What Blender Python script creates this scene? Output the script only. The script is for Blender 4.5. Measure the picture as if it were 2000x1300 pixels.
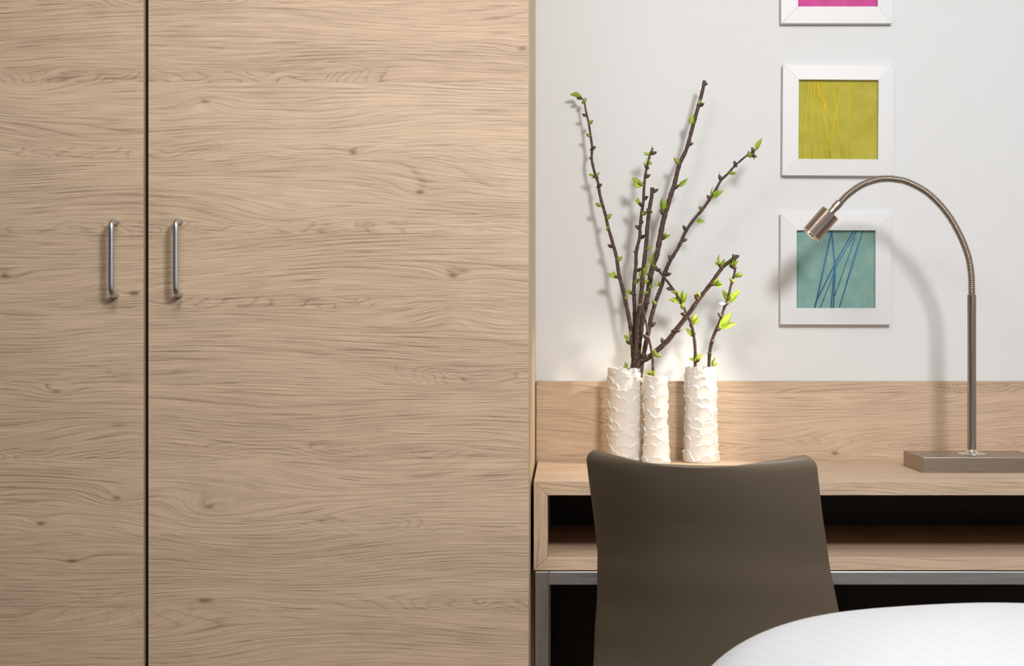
import bpy, bmesh, math, random
import numpy as np
from mathutils import Vector, Matrix

# ------------------------------------------------------------------ clear
for o in list(bpy.data.objects):
    bpy.data.objects.remove(o, do_unlink=True)
S = bpy.context.scene
COL = S.collection
R = math.radians

# ------------------------------------------------------------------ camera
F = 2700.0            # focal length in pixels of the 2000 x 1300 frame
VX, VY = 1100.0, 650.0  # vanishing point of the lines that run into the room
ZC = 1.029            # camera height
cd = bpy.data.cameras.new('camera')
cam = bpy.data.objects.new('camera', cd)
COL.objects.link(cam)
cam.location = (0, 0, ZC)
cam.rotation_euler = (R(90), 0, 0)
cd.sensor_width = 36
cd.lens = F / 2000 * 36
cd.shift_x = -(VX - 1000) / 2000
cd.shift_y = (VY - 650) / 2000
cd.clip_start = 0.02
cd.dof.use_dof = True
cd.dof.focus_distance = 2.85
cd.dof.aperture_fstop = 11
S.camera = cam

# ------------------------------------------------------------------ light and exposure
w = bpy.data.worlds.new('world')
S.world = w
w.use_nodes = True
w.node_tree.nodes['Background'].inputs[0].default_value = (1.0, 0.97, 0.94, 1)
w.node_tree.nodes['Background'].inputs[1].default_value = 0.09


def area(name, loc, target, size, power, col):
    l = bpy.data.lights.new(name, 'AREA')
    l.shape = 'SQUARE'
    l.size = size
    l.energy = power
    l.color = col
    o = bpy.data.objects.new(name, l)
    COL.objects.link(o)
    o.location = loc
    o.rotation_euler = (Vector(target) - Vector(loc)).to_track_quat('-Z', 'Y').to_euler()
    return o


area('room_light', (0.93, 0.3, 2.42), (0.1, 3.0, 1.1), 0.40, 49, (1.0, 0.995, 0.99))
area('ceiling_light', (-0.40, 1.25, 2.52), (-0.40, 1.25, 0), 0.6, 17, (1.0, 0.985, 0.965))

S.view_settings.view_transform = 'Standard'
S.view_settings.look = 'None'
S.view_settings.gamma = 1
S.view_settings.exposure = 0.0
S.view_settings.use_curve_mapping = False

# ------------------------------------------------------------------ distances (metres from the camera)
Y_WALL = 3.07
Y_SPLASH = 3.05
Y_DESK = 2.60
Y_DOOR = 2.47
Z_DESK = ZC - 0.279      # 0.75


def P(px, py, Y):
    """photo pixel + distance -> point"""
    return Vector(((px - VX) / F * Y, Y, ZC - (py - VY) / F * Y))


# ------------------------------------------------------------------ helpers
def tag(o, label=None, cat=None, group=None, kind=None):
    if label: o['label'] = label
    if cat: o['category'] = cat
    if group: o['group'] = group
    if kind: o['kind'] = kind
    return o


def thing(name, loc, label, cat, group=None, rz=0):
    o = bpy.data.objects.new(name, None)
    o.empty_display_size = 0.05
    COL.objects.link(o)
    o.location = loc
    o.rotation_euler = (0, 0, rz)
    return tag(o, label, cat, group)


def link(name, me, mat, parent=None, smooth=False, local=False):
    """mesh given in world coordinates (or local ones) -> object"""
    if parent is not None and not local:
        p = parent
        off = Vector((0, 0, 0))
        while p is not None:
            off += p.location
            p = p.parent
        me.transform(Matrix.Translation(-off))
    o = bpy.data.objects.new(name, me)
    COL.objects.link(o)
    if mat: me.materials.append(mat)
    if smooth:
        me.polygons.foreach_set('use_smooth', [True] * len(me.polygons))
    if parent is not None: o.parent = parent
    return o


def from_bm(name, bm, mat, parent=None, smooth=False, local=False):
    bmesh.ops.recalc_face_normals(bm, faces=bm.faces)
    me = bpy.data.meshes.new(name)
    bm.to_mesh(me)
    bm.free()
    return link(name, me, mat, parent, smooth, local)


def from_py(name, v, f, mat, parent=None, smooth=False, local=False):
    me = bpy.data.meshes.new(name)
    me.from_pydata([tuple(a) for a in v], [], f)
    me.update()
    return link(name, me, mat, parent, smooth, local)


def bm_box(bm, x0, x1, y0, y1, z0, z1, bev=0.0, seg=2):
    g = bmesh.ops.create_cube(bm, size=1)
    vs = g['verts']
    for v in vs:
        v.co = Vector(((x0 + x1) / 2 + v.co.x * (x1 - x0), (y0 + y1) / 2 + v.co.y * (y1 - y0), (z0 + z1) / 2 + v.co.z * (z1 - z0)))
    if bev > 0:
        es = list({e for v in vs for e in v.link_edges})
        bmesh.ops.bevel(bm, geom=es, offset=bev, segments=seg, affect='EDGES', profile=0.5)


def box(name, x0, x1, y0, y1, z0, z1, mat, parent=None, bev=0.001):
    bm = bmesh.new()
    bm_box(bm, x0, x1, y0, y1, z0, z1, bev)
    return from_bm(name, bm, mat, parent)


def prism(name, poly, axis, a0, a1, mat, parent=None, bev=0.0, local=False):
    """extrude a 2-D polygon: axis 'y' -> poly is (x,z); 'x' -> (y,z); 'z' -> (x,y)"""
    bm = bmesh.new()
    mk = {'y': lambda p, a: (p[0], a, p[1]), 'x': lambda p, a: (a, p[0], p[1]), 'z': lambda p, a: (p[0], p[1], a)}[axis]
    A = [bm.verts.new(mk(p, a0)) for p in poly]
    B = [bm.verts.new(mk(p, a1)) for p in poly]
    n = len(poly)
    bm.faces.new(A)
    bm.faces.new(B[::-1])
    for i in range(n):
        bm.faces.new((A[i], B[i], B[(i + 1) % n], A[(i + 1) % n]))
    bmesh.ops.recalc_face_normals(bm, faces=bm.faces)
    if bev: bmesh.ops.bevel(bm, geom=list(bm.edges), offset=bev, segments=2, affect='EDGES', profile=0.5)
    return from_bm(name, bm, mat, parent, local=local)


def lathe_data(prof, n=32, cap=True):
    """prof: (r, h) list, about +Z at the origin"""
    v, f = [], []
    for r, h in prof:
        for i in range(n):
            a = 2 * math.pi * i / n
            v.append((r * math.cos(a), r * math.sin(a), h))
    m = len(prof)
    for j in range(m - 1):
        for i in range(n):
            k = (i + 1) % n
            f.append((j * n + i, j * n + k, (j + 1) * n + k, (j + 1) * n + i))
    if cap:
        f.append(tuple(range(n))[::-1])
        f.append(tuple((m - 1) * n + i for i in range(n)))
    return v, f


def lathe(name, prof, loc, mat, parent=None, n=32, axis=None, cap=True):
    v, f = lathe_data(prof, n, cap)
    M = Matrix.Translation(loc)
    if axis is not None:
        M = M @ Vector(axis).to_track_quat('Z', 'Y').to_matrix().to_4x4()
    o = from_py(name, [M @ Vector(a) for a in v], f, mat, parent)
    smooth_by_angle(o, 25)
    return o


def smooth_by_angle(o, ang=40):
    me = o.data
    bm = bmesh.new()
    bm.from_mesh(me)
    for e in bm.edges:
        if len(e.link_faces) == 2:
            e.smooth = e.calc_face_angle(0) < R(ang)
    for fc in bm.faces: fc.smooth = True
    bm.to_mesh(me)
    bm.free()


def spline(pts, step):
    """Catmull-Rom through pts, resampled about every step"""
    pts = [Vector(p) for p in pts]
    P0 = [pts[0] * 2 - pts[1]] + pts + [pts[-1] * 2 - pts[-2]]
    out = []
    for i in range(1, len(P0) - 2):
        a, b, c, d = P0[i - 1:i + 3]
        n = max(2, int((c - b).length / step * 4))
        for k in range(n):
            t = k / n
            out.append(0.5 * ((2 * b) + (c - a) * t + (2 * a - 5 * b + 4 * c - d) * t * t + (3 * b - a - 3 * c + d) * t ** 3))
    out.append(pts[-1])
    L = [0]
    for i in range(1, len(out)): L.append(L[-1] + (out[i] - out[i - 1]).length)
    n = max(2, int(L[-1] / step))
    res, j = [], 0
    for k in range(n + 1):
        s = L[-1] * k / n
        while j < len(L) - 2 and L[j + 1] < s: j += 1
        t = (s - L[j]) / max(1e-9, L[j + 1] - L[j])
        res.append(out[j].lerp(out[j + 1], min(1, t)))
    return res


def tube_data(pts, rad, n=10):
    """rad: function of (index, fraction) -> radius"""
    v, f = [], []
    m = len(pts)
    up = None
    for i, p in enumerate(pts):
        t = (pts[min(i + 1, m - 1)] - pts[max(i - 1, 0)]).normalized()
        if up is None:
            up = t.orthogonal().normalized()
        up = (up - t * up.dot(t)).normalized()
        s = t.cross(up)
        r = rad(i, i / (m - 1))
        for k in range(n):
            a = 2 * math.pi * k / n
            v.append(p + (up * math.cos(a) + s * math.sin(a)) * r)
    for i in range(m - 1):
        for k in range(n):
            q = (k + 1) % n
            f.append((i * n + k, i * n + q, (i + 1) * n + q, (i + 1) * n + k))
    f.append(tuple(range(n))[::-1])
    f.append(tuple((m - 1) * n + k for k in range(n)))
    return v, f


def tube(name, pts, rad, mat, parent=None, n=10, local=False):
    v, f = tube_data(pts, rad if callable(rad) else (lambda i, t: rad), n)
    return from_py(name, v, f, mat, parent, True, local)


# ------------------------------------------------------------------ materials
class NT:
    def __init__(s, name):
        s.m = bpy.data.materials.new(name)
        s.m.use_nodes = True
        s.t = s.m.node_tree
        s.b = s.t.nodes['Principled BSDF']

    def n(s, typ, **kw):
        nd = s.t.nodes.new(typ)
        for k, v in kw.items(): setattr(nd, k, v)
        return nd

    def put(s, sock, v):
        if hasattr(v, 'is_output'): s.t.links.new(v, sock)
        else: sock.default_value = v

    def math(s, op, a, b=0.0, c=None):
        nd = s.n('ShaderNodeMath', operation=op)
        s.put(nd.inputs[0], a)
        s.put(nd.inputs[1], b)
        if c is not None: s.put(nd.inputs[2], c)
        return nd.outputs[0]

    def vec(s, x, y, z):
        nd = s.n('ShaderNodeCombineXYZ')
        s.put(nd.inputs[0], x); s.put(nd.inputs[1], y); s.put(nd.inputs[2], z)
        return nd.outputs[0]

    def noise(s, v, scale=1.0, detail=2.0, rough=0.5, dist=0.0):
        nd = s.n('ShaderNodeTexNoise')
        s.put(nd.inputs['Vector'], v)
        nd.inputs['Scale'].default_value = scale
        nd.inputs['Detail'].default_value = detail
        nd.inputs['Roughness'].default_value = rough
        nd.inputs['Distortion'].default_value = dist
        return nd.outputs[0]

    def ramp(s, v, stops):
        nd = s.n('ShaderNodeValToRGB')
        s.put(nd.inputs[0], v)
        e = nd.color_ramp.elements
        while len(e) < len(stops): e.new(0.5)
        for k, (p, c) in enumerate(stops):
            e[k].position = p
            e[k].color = (c[0], c[1], c[2], 1) if hasattr(c, '__len__') else (c, c, c, 1)
        return nd.outputs[0]

    def mix(s, fac, a, b, typ='MIX'):
        nd = s.n('ShaderNodeMix', data_type='RGBA', blend_type=typ)
        s.put(nd.inputs[0], fac)
        s.put(nd.inputs[6], a if hasattr(a, 'is_output') else (a[0], a[1], a[2], 1))
        s.put(nd.inputs[7], b if hasattr(b, 'is_output') else (b[0], b[1], b[2], 1))
        return nd.outputs[2]

    def bump(s, h, strength, dist):
        nd = s.n('ShaderNodeBump')
        nd.inputs['Strength'].default_value = strength
        nd.inputs['Distance'].default_value = dist
        s.put(nd.inputs['Height'], h)
        s.t.links.new(nd.outputs[0], s.b.inputs['Normal'])

    def pos(s):
        g = s.n('ShaderNodeNewGeometry')
        x = s.n('ShaderNodeSeparateXYZ')
        s.t.links.new(g.outputs['Position'], x.inputs[0])
        return x.outputs[0], x.outputs[1], x.outputs[2]

    def set(s, col=None, rough=None, metal=None, **kw):
        if col is not None:
            s.put(s.b.inputs['Base Color'], col if hasattr(col, 'is_output') else (col[0], col[1], col[2], 1))
        if rough is not None: s.put(s.b.inputs['Roughness'], rough)
        if metal is not None: s.b.inputs['Metallic'].default_value = metal
        for k, v in kw.items(): s.put(s.b.inputs[k], v)
        return s.m


def kx(px, py, r, amp, core=1.0):
    p = P(px, py, Y_DOOR)
    return (p.x, p.z + Y_DOOR, r, amp, core)


# knots of the wardrobe fronts: x, z, radius, bend of the grain, dark core
KNOTS = [kx(885, 538, .015, .010), kx(820, 375, .016, .008), kx(262, 572, .013, .012, 1.4), kx(10, 538, .012, .009),
         kx(230, 830, .040, -.032, .5), kx(110, 765, .016, .012, .7), kx(80, 1022, .013, .010, 1.1), kx(228, 972, .020, .018, .9),
         kx(410, 988, .018, .010, 1.0), kx(505, 1024, .055, .046, .0), kx(400, 1172, .036, -.032, 1.2),
         kx(690, 298, .012, .008), kx(400, 198, .018, -.014, .8), kx(645, 240, .030, .012, 0), kx(140, 1095, .012, .006, .8),
         kx(1020, 95, .014, .010, .9), kx(740, 840, .016, -.010, .3), kx(560, 430, .032, .018, 0), kx(60, 170, .026, .016, 0),
         kx(900, 745, .030, .016, 0), kx(880, 620, .022, -.02, .2)]
Z_PLANK = ZC - (455 - VY) / F * Y_DOOR + Y_DOOR


def oak(name, vertical=False, knots=(), light=(.69, .515, .365), dark=(.265, .178, .112), tone=1.0, plank=0.1345, rel=1.0):
    t = NT(name)
    x, y, z = t.pos()
    if vertical:
        u, wv = z, t.math('ADD', x, y)
    else:
        u, wv = x, t.math('ADD', z, y)
    # strips of the laminate
    k = t.math('FLOOR', t.math('DIVIDE', t.math('SUBTRACT', wv, Z_PLANK if not vertical else 0.02), plank))
    wn = t.n('ShaderNodeTexWhiteNoise', noise_dimensions='1D')
    t.put(wn.inputs['W'], t.math('ADD', k, 3.7))
    seed = t.math('MULTIPLY', wn.outputs[0], 37.0)
    sb = t.n('ShaderNodeSeparateColor')
    t.t.links.new(wn.outputs[1], sb.inputs[0])
    us = t.math('ADD', u, seed)
    # bend of the grain
    n1 = t.noise(t.vec(t.math('MULTIPLY', us, 1.5), t.math('MULTIPLY', wv, 6.0), seed), 1, 1.0, .4)
    n2 = t.noise(t.vec(t.math('MULTIPLY', us, 4.5), t.math('MULTIPLY', wv, 22.0), seed), 1, 2.0, .5)
    ww = t.math('ADD', wv, t.math('MULTIPLY', t.math('SUBTRACT', n1, .5), .12))
    ww = t.math('ADD', ww, t.math('MULTIPLY', t.math('SUBTRACT', n2, .5), .0032))
    core = None
    for (kx0, kz0, r, amp, c) in knots:
        dx = t.math('DIVIDE', t.math('SUBTRACT', u, kx0), r * (4.2 if r > .029 else 2.8))
        dz = t.math('DIVIDE', t.math('SUBTRACT', wv, kz0), r)
        d2 = t.math('ADD', t.math('MULTIPLY', dx, dx), t.math('MULTIPLY', dz, dz))
        g = t.math('POWER', 2.718, t.math('MULTIPLY', d2, -1.0))
        ww = t.math('MULTIPLY_ADD', g, amp, ww)
        if c > 0:
            rr = (.011 / r) ** 2 * .14
            dd = t.math('ADD', t.math('MULTIPLY', t.math('MULTIPLY', dx, dx), 2.0), t.math('MULTIPLY', dz, dz))
            gc = t.math('MULTIPLY', t.math('POWER', 2.718, t.math('MULTIPLY', dd, -1.0 / rr)), c * .8)
            core = gc if core is None else t.math('ADD', core, gc)
    # year rings, pores and clouds
    per = t.math('MULTIPLY_ADD', t.noise(t.vec(t.math('MULTIPLY', us, .9), t.math('MULTIPLY', wv, 11.0), seed), 1, 1.0), 10.0, t.math('MULTIPLY', ww, 105.0))
    # feathered figure near the lower edge of some strips
    pf = t.math('FRACT', t.math('DIVIDE', t.math('SUBTRACT', wv, Z_PLANK if not vertical else 0.02), plank))
    msk = t.math('MULTIPLY', t.ramp(pf, [(0.0, 1.0), (.14, 1.0), (.26, 0.0)]),
                 t.ramp(t.noise(t.vec(t.math('MULTIPLY', us, 1.6), seed, 3.0), 1, 1.0), [(.42, 0.0), (.58, 1.0)]))
    per = t.math('MULTIPLY_ADD', t.math('MULTIPLY', t.noise(t.vec(t.math('MULTIPLY', us, 6.0), t.math('MULTIPLY', wv, 18.0), 7.0), 1, 2.0), msk), 13.0, per)
    ring = t.math('FRACT', per)
    ring = t.ramp(ring, [(0.0, 1.0), (0.10, .45), (0.5, .12), (0.86, .30), (0.97, 1.0)])
    mod0 = t.ramp(t.noise(t.vec(t.math('MULTIPLY', us, 3.0), t.math('MULTIPLY', ww, 22.0), 4.0), 1, 3.0), [(.33, 0.0), (.66, 1.0)])
    mod = t.math('MAXIMUM', mod0, t.math('MULTIPLY', msk, .9))
    ring = t.math('MULTIPLY', ring, mod)
    fine = t.noise(t.vec(t.math('MULTIPLY', us, 12.0), t.math('MULTIPLY', ww, 290.0), 0.0), 1, 2.0, .6)
    dash = t.ramp(t.noise(t.vec(t.math('MULTIPLY', us, 9.0), t.math('MULTIPLY', ww, 360.0), 5.0), 1, 2.0, .5), [(.55, 0.0), (.72, 1.0)])
    mid = t.noise(t.vec(t.math('MULTIPLY', us, 6.0), t.math('MULTIPLY', ww, 130.0), 9.0), 1, 3.0, .6)
    cloud = t.noise(t.vec(t.math('MULTIPLY', us, 2.4), t.math('MULTIPLY', ww, 14.0), 2.0), 1, 2.0, .55)
    f = t.math('MULTIPLY', ring, .54)
    f = t.math('MULTIPLY_ADD', t.math('SUBTRACT', fine, .5), 1.05, f)
    f = t.math('MULTIPLY_ADD', dash, .34, f)
    f = t.math('MULTIPLY_ADD', t.math('SUBTRACT', mid, .5), .60, f)
    f = t.math('MULTIPLY_ADD', t.math('SUBTRACT', cloud, .5), .55, f)
    f = t.math('MULTIPLY_ADD', t.math('SUBTRACT', sb.outputs[0], .5), .16, f)
    f = t.math('ADD', f, .13)
    if core is not None: f = t.math('ADD', f, core)
    fc = t.math('MINIMUM', t.math('MAXIMUM', f, 0.0), 1.0)
    col = t.ramp(fc, [(0.0, [c * tone for c in light]),
                      (0.45, [(a * .62 + b * .38) * tone for a, b in zip(light, dark)]),
                      (1.0, [b * tone for b in dark])])
    # a slightly pinker or yellower cast from strip to strip
    col = t.mix(t.math('MULTIPLY', sb.outputs[1], .35), col, t.mix(1.0, col, (1.0, .955, .93), 'MULTIPLY'))
    h = t.math('SUBTRACT', t.math('MULTIPLY', fine, -.8), t.math('MULTIPLY', dash, .4))
    h = t.math('SUBTRACT', h, t.math('MULTIPLY', ring, .35))
    t.bump(h, .8 * rel, .0011)
    return t.set(col, .46, **{'Specular IOR Level': .38})


def brushed(name, col, rough, along='x', aniso=0.0):
    t = NT(name)
    x, y, z = t.pos()
    s = {'x': (9, 700, 700), 'z': (900, 900, 9)}[along]
    n = t.noise(t.vec(t.math('MULTIPLY', x, s[0]), t.math('MULTIPLY', y, s[1]), t.math('MULTIPLY', z, s[2])), 1, 3.0, .6)
    c = t.ramp(n, [(.25, [a * .82 for a in col]), (.75, [min(1, a * 1.1) for a in col])])
    t.bump(n, .12, .0003)
    return t.set(c, t.math('MULTIPLY_ADD', n, .16, rough - .08), 1.0)


def plain(name, col, rough=.5, metal=0.0, nscale=0, nstr=0.1, var=.035, **kw):
    t = NT(name)
    if nscale:
        g = t.n('ShaderNodeNewGeometry')
        n = t.noise(g.outputs['Position'], nscale, 3.0)
        t.bump(n, nstr, .001)
        c = t.mix(t.ramp(n, [(.3, 0.0), (.7, 1.0)]), [a * (1 - var) for a in col], [min(1, a * (1 + var)) for a in col])
        return t.set(c, rough, metal, **kw)
    return t.set(col, rough, metal, **kw)


M_OAK = oak('oak_laminate_front', knots=KNOTS)
M_OAKD = oak('oak_laminate_desk', knots=[(.13, ZC - .19 + Y_SPLASH, .02, .02, .6), (.60, ZC - .265 + Y_SPLASH, .012, .012, 1.2)], rel=.8)
M_OAKV = oak('oak_laminate_upright', vertical=True, rel=.8)
M_EDGE = oak('oak_edge_band', vertical=True, light=(.60, .45, .28), dark=(.38, .255, .145), rel=.4)
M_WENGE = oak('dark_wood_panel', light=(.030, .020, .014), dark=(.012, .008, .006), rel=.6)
M_WALL = plain('white_wall_paint', (.775, .782, .787), .7, nscale=160, nstr=.008, var=.003)
M_CEIL = plain('ceiling_paint', (.8, .79, .78), .8, nscale=200, nstr=.05)
M_FLOOR = oak('brown_wood_floor', light=(.14, .09, .06), dark=(.05, .03, .02))
M_BLACK = plain('black_and_gap_shade', (.012, .009, .007), .8, nscale=300)  # plain black for small parts; on the wardrobe divider, painted gap shade
M_STEEL = brushed('brushed_steel_tube', (.80, .79, .78), .36, 'x')
M_STEELV = brushed('brushed_steel_upright', (.76, .75, .74), .36, 'z')
M_HANDLE = brushed('satin_aluminium', (.60, .605, .63), .34, 'z')
M_NICKEL = brushed('brushed_nickel', (.40, .345, .295), .36, 'x')
M_NICKELV = brushed('brushed_nickel_pole', (.38, .33, .28), .32, 'z')
M_CHROME = plain('polished_rim', (.85, .82, .78), .12, 1.0, nscale=40, nstr=.01)
M_CHAIR = plain('taupe_plastic', (.175, .136, .094), .5, nscale=900, nstr=.05, **{'Specular IOR Level': .45})
M_CLOTH = None
M_FRAME = plain('white_lacquer', (.765, .77, .777), .42, nscale=60, nstr=.01, var=.004)
M_CERAMIC = plain('white_glazed_ceramic', (.78, .755, .715), .26, nscale=120, nstr=.06, **{'Specular IOR Level': .5})


def fabric_art(name, col, col2):
    t = NT(name)
    x, y, z = t.pos()
    v = t.vec(x, y, z)
    n = t.noise(v, 30, 4.0, .6)
    wv = t.noise(t.vec(t.math('MULTIPLY', x, 900), 0.0, t.math('MULTIPLY', z, 900)), 1, 2)
    c = t.mix(t.ramp(n, [(.35, 0.0), (.72, 1.0)]), col, col2)
    t.bump(wv, .25, .0006)
    return t.set(c, .75)


M_ART_Y = fabric_art('mustard_cloth', (.43, .378, .028), (.515, .465, .060))
M_ART_T = fabric_art('teal_cloth', (.180, .345, .305), (.26, .42, .375))
M_ART_P = fabric_art('magenta_cloth', (.60, .055, .28), (.68, .085, .35))
M_THR_Y = plain('yellow_thread', (.80, .615, .02), .6, nscale=900)
M_THR_B = plain('blue_thread', (.045, .19, .36), .6, nscale=900)
M_THR_V = plain('violet_blue_thread', (.12, .23, .40), .6, nscale=900)
M_THR_P = plain('pale_pink_thread', (.78, .30, .52), .6, nscale=900)




def bark():
    t = NT('brown_bark')
    g = t.n('ShaderNodeNewGeometry')
    n = t.noise(g.outputs['Position'], 160, 4.0, .65)
    x, y, z = t.pos()
    st = t.noise(t.vec(t.math('MULTIPLY', x, 900), t.math('MULTIPLY', y, 900), t.math('MULTIPLY', z, 90)), 1, 2)
    f = t.math('ADD', t.math('MULTIPLY', n, .6), t.math('MULTIPLY', st, .4))
    c = t.ramp(f, [(.36, (.028, .014, .009)), (.52, (.080, .045, .030)), (.68, (.19, .13, .095))])
    t.bump(f, .6, .0012)
    return t.set(c, .6)


def leafm(name, a, b):
    t = NT(name)
    g = t.n('ShaderNodeNewGeometry')
    n = t.noise(g.outputs['Position'], 140, 3.0)
    c = t.mix(t.ramp(n, [(.35, 0.0), (.65, 1.0)]), a, b)
    return t.set(c, .45, **{'Subsurface Weight': .15, 'Subsurface Scale': .002, 'Subsurface Radius': (.4, 1.0, .1)})


M_BARK = bark()
M_LEAF = leafm('fresh_green_leaf', (.29, .43, .030), (.42, .56, .06))
M_LEAFY = leafm('yellow_green_leaf', (.48, .60, .040), (.60, .70, .10))
M_BUDG = leafm('green_bud', (.22, .27, .030), (.38, .42, .06))
M_BUDB = leafm('brown_bud', (.045, .022, .012), (.13, .08, .04))
M_PETAL = plain('white_petal', (.9, .9, .86), .5, nscale=200)

# ------------------------------------------------------------------ setting
def structure(name, *a, **k):
    o = box(name, *a, **k)
    o['kind'] = 'structure'
    return o


structure('wall_back', -2.2, 2.6, Y_WALL, Y_WALL + .12, 0, 2.6, M_WALL, bev=0)
structure('wall_right', 2.48, 2.6, -2.4, Y_WALL, 0, 2.6, M_WALL, bev=0)
structure('floor', -2.2, 2.6, -2.4, Y_WALL + .12, -.1, 0, M_FLOOR, bev=0)
structure('ceiling', -2.2, 2.6, -2.4, Y_WALL + .12, 2.6, 2.7, M_CEIL, bev=0)

# ------------------------------------------------------------------ wardrobe
XW = -.0614                     # right side of the wardrobe
XL = -1.34
ward = thing('wardrobe', ((XW + XL) / 2, (Y_DOOR + Y_WALL) / 2, 0), 'tall oak laminate wardrobe with two doors, left of the desk', 'wardrobe')
ZT, ZB = 2.30, .09
xg0 = (280 - VX) / F * Y_DOOR   # right edge of the left door
xg1 = (289.5 - VX) / F * Y_DOOR


def door(x0, x1):
    d = box('door', x0, x1, Y_DOOR, Y_DOOR + .018, ZB, ZT, M_OAK, ward, .0008)
    # the two edge bands
    me = d.data
    me.materials.append(M_EDGE)
    for p in me.polygons:
        if abs(p.normal.x) > .9: p.material_index = 1
    return d


dl = door(XL, xg0)
dr = door(xg1, XW - .0002)
yb = Y_DOOR + .0195
box('side_panel', XW - .019, XW, yb, Y_WALL - .002, 0, ZT, M_EDGE, ward, .0008)
box('side_panel', XL, XL + .019, yb, Y_WALL - .002, 0, ZT, M_EDGE, ward, .0008)
box('divider', xg0 - .006, xg1 + .006, yb, Y_WALL - .012, .08, ZT - .02, M_BLACK, ward, .0005)  # near-black colour paints in the shade seen through the door gap
box('top_panel', XL + .019, XW - .019, yb, Y_WALL - .002, ZT - .019, ZT, M_EDGE, ward, .0005)
box('bottom_panel', XL + .019, XW - .019, yb, Y_WALL - .002, .06, .08, M_EDGE, ward, .0005)
box('back_panel', XL + .019, XW - .019, Y_WALL - .011, Y_WALL - .003, .08, ZT - .019, M_BLACK, ward, .0005)
box('plinth', XL + .019, XW - .019, yb + .03, yb + .048, 0, .06, M_EDGE, ward, .0005)


def handle(px, pyt, pyb, par):
    r = .0050
    so = .030                                  # stand-off
    Yb = Y_DOOR
    Yr = Y_DOOR - so
    top = P(px, pyt, Yr)
    bot = P(px, pyb, Yr)
    x = top.x
    zt, zb = top.z - r, bot.z + r
    c = .0135
    pts = [Vector((x, Yb, zt)), Vector((x, Yb - .006, zt)), Vector((x, Yr + c, zt))]
    for k in range(1, 8):
        a = k / 8 * math.pi / 2
        pts.append(Vector((x, Yr + c - c * math.sin(a), zt - c + c * math.cos(a))))
    pts.append(Vector((x, Yr, zt - c)))
    for k in range(1, 12):
        pts.append(Vector((x, Yr, zt - c + (zb + c - zt + c) * k / 12)))
    pts.append(Vector((x, Yr, zb + c)))
    for k in range(1, 8):
        a = k / 8 * math.pi / 2
        pts.append(Vector((x, Yr + c - c * math.cos(a), zb + c - c * math.sin(a))))
    pts += [Vector((x, Yr + c, zb)), Vector((x, Yb - .006, zb)), Vector((x, Yb, zb))]
    h = tube('handle', pts, r, M_HANDLE, par, 20)
    return h


handle(217, 425.5, 581, dl)
handle(343, 424, 579.5, dr)

# ------------------------------------------------------------------ desk
XD0, XD1 = -.0555, 1.42
T = .0262
zt = Z_DESK
zs1 = ZC - (1088 - VY) / F * Y_DESK          # top of the shelf board
zs0 = ZC - (1113.5 - VY) / F * Y_DESK        # its underside
desk = thing('desk', ((XD0 + XD1) / 2, 2.82, 0), 'oak desk with open compartment on a brushed steel frame', 'desk')
bv = .0007
YB = Y_SPLASH
g = .0003
prism('top_board', [(XD0, zt), (XD1, zt), (XD1 - T, zt - T), (XD0 + T, zt - T)], 'y', Y_DESK, YB, M_OAKD, desk, bv)
prism('shelf_board', [(XD0 + T, zs1), (XD1 - T, zs1), (XD1, zs0), (XD0, zs0)], 'y', Y_DESK, YB, M_OAKD, desk, bv)
prism('side_board', [(XD0, zt - g), (XD0 + T - g, zt - T - g), (XD0 + T - g, zs1 + g), (XD0, zs0 + g)], 'y', Y_DESK, YB, M_OAKV, desk, bv)
prism('side_board', [(XD1, zt - g), (XD1 - T + g, zt - T - g), (XD1 - T + g, zs1 + g), (XD1, zs0 + g)], 'y', Y_DESK, YB, M_OAKV, desk, bv)
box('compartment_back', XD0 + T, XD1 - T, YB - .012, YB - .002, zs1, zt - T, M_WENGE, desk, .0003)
# steel frame under the box
s = .0252
zf = zs0 - .0022
xf0 = (1045.5 - VX) / F * Y_DESK
xf1 = XD1 - .002
box('front_rail', xf0 + s + g, xf1 - s - g, Y_DESK + .001, Y_DESK + .001 + s, zf - s, zf, M_STEEL, desk, .0012)
for a, b in ((xf0, xf0 + s), (xf1, xf1 - s)):
    box('leg', min(a, b), max(a, b), Y_DESK + .001, Y_DESK + .001 + s, 0, zf, M_STEELV, desk, .0012)
    box('leg', min(a, b), max(a, b), YB - s - .03, YB - .03, 0, zf, M_STEELV, desk, .0012)
    box('side_rail', min(a, b), max(a, b), Y_DESK + .001 + s, YB - s - .03, zf - s, zf, M_STEEL, desk, .001)
box('back_rail', xf0 + s + g, xf1 - s - g, YB - s - .03, YB - .03, zf - s, zf, M_STEEL, desk, .0012)
for xx in (xf0 + .06, .65, xf1 - .06):
    box('spacer', xx - .012, xx + .012, Y_DESK + .006, Y_DESK + .022, zf, zs0, M_BLACK, desk, .0003)
# upstand along the wall
zsp = ZC - (744 - VY) / F * Y_SPLASH
up = box('upstand_board', (1047.2 - VX) / F * Y_SPLASH, XD1, Y_SPLASH + .0003, Y_WALL - .001, zt - .02, zsp, M_OAKD, None, .0009)
tag(up, 'long oak upstand board on the wall behind the desk top', 'board')
# dark panel on the wall under the desk
box('modesty_panel', XD0 + .003, XD1, Y_WALL - .014, Y_WALL - .001, .10, zs0 - .03, M_WENGE, desk, .0006)

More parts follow.
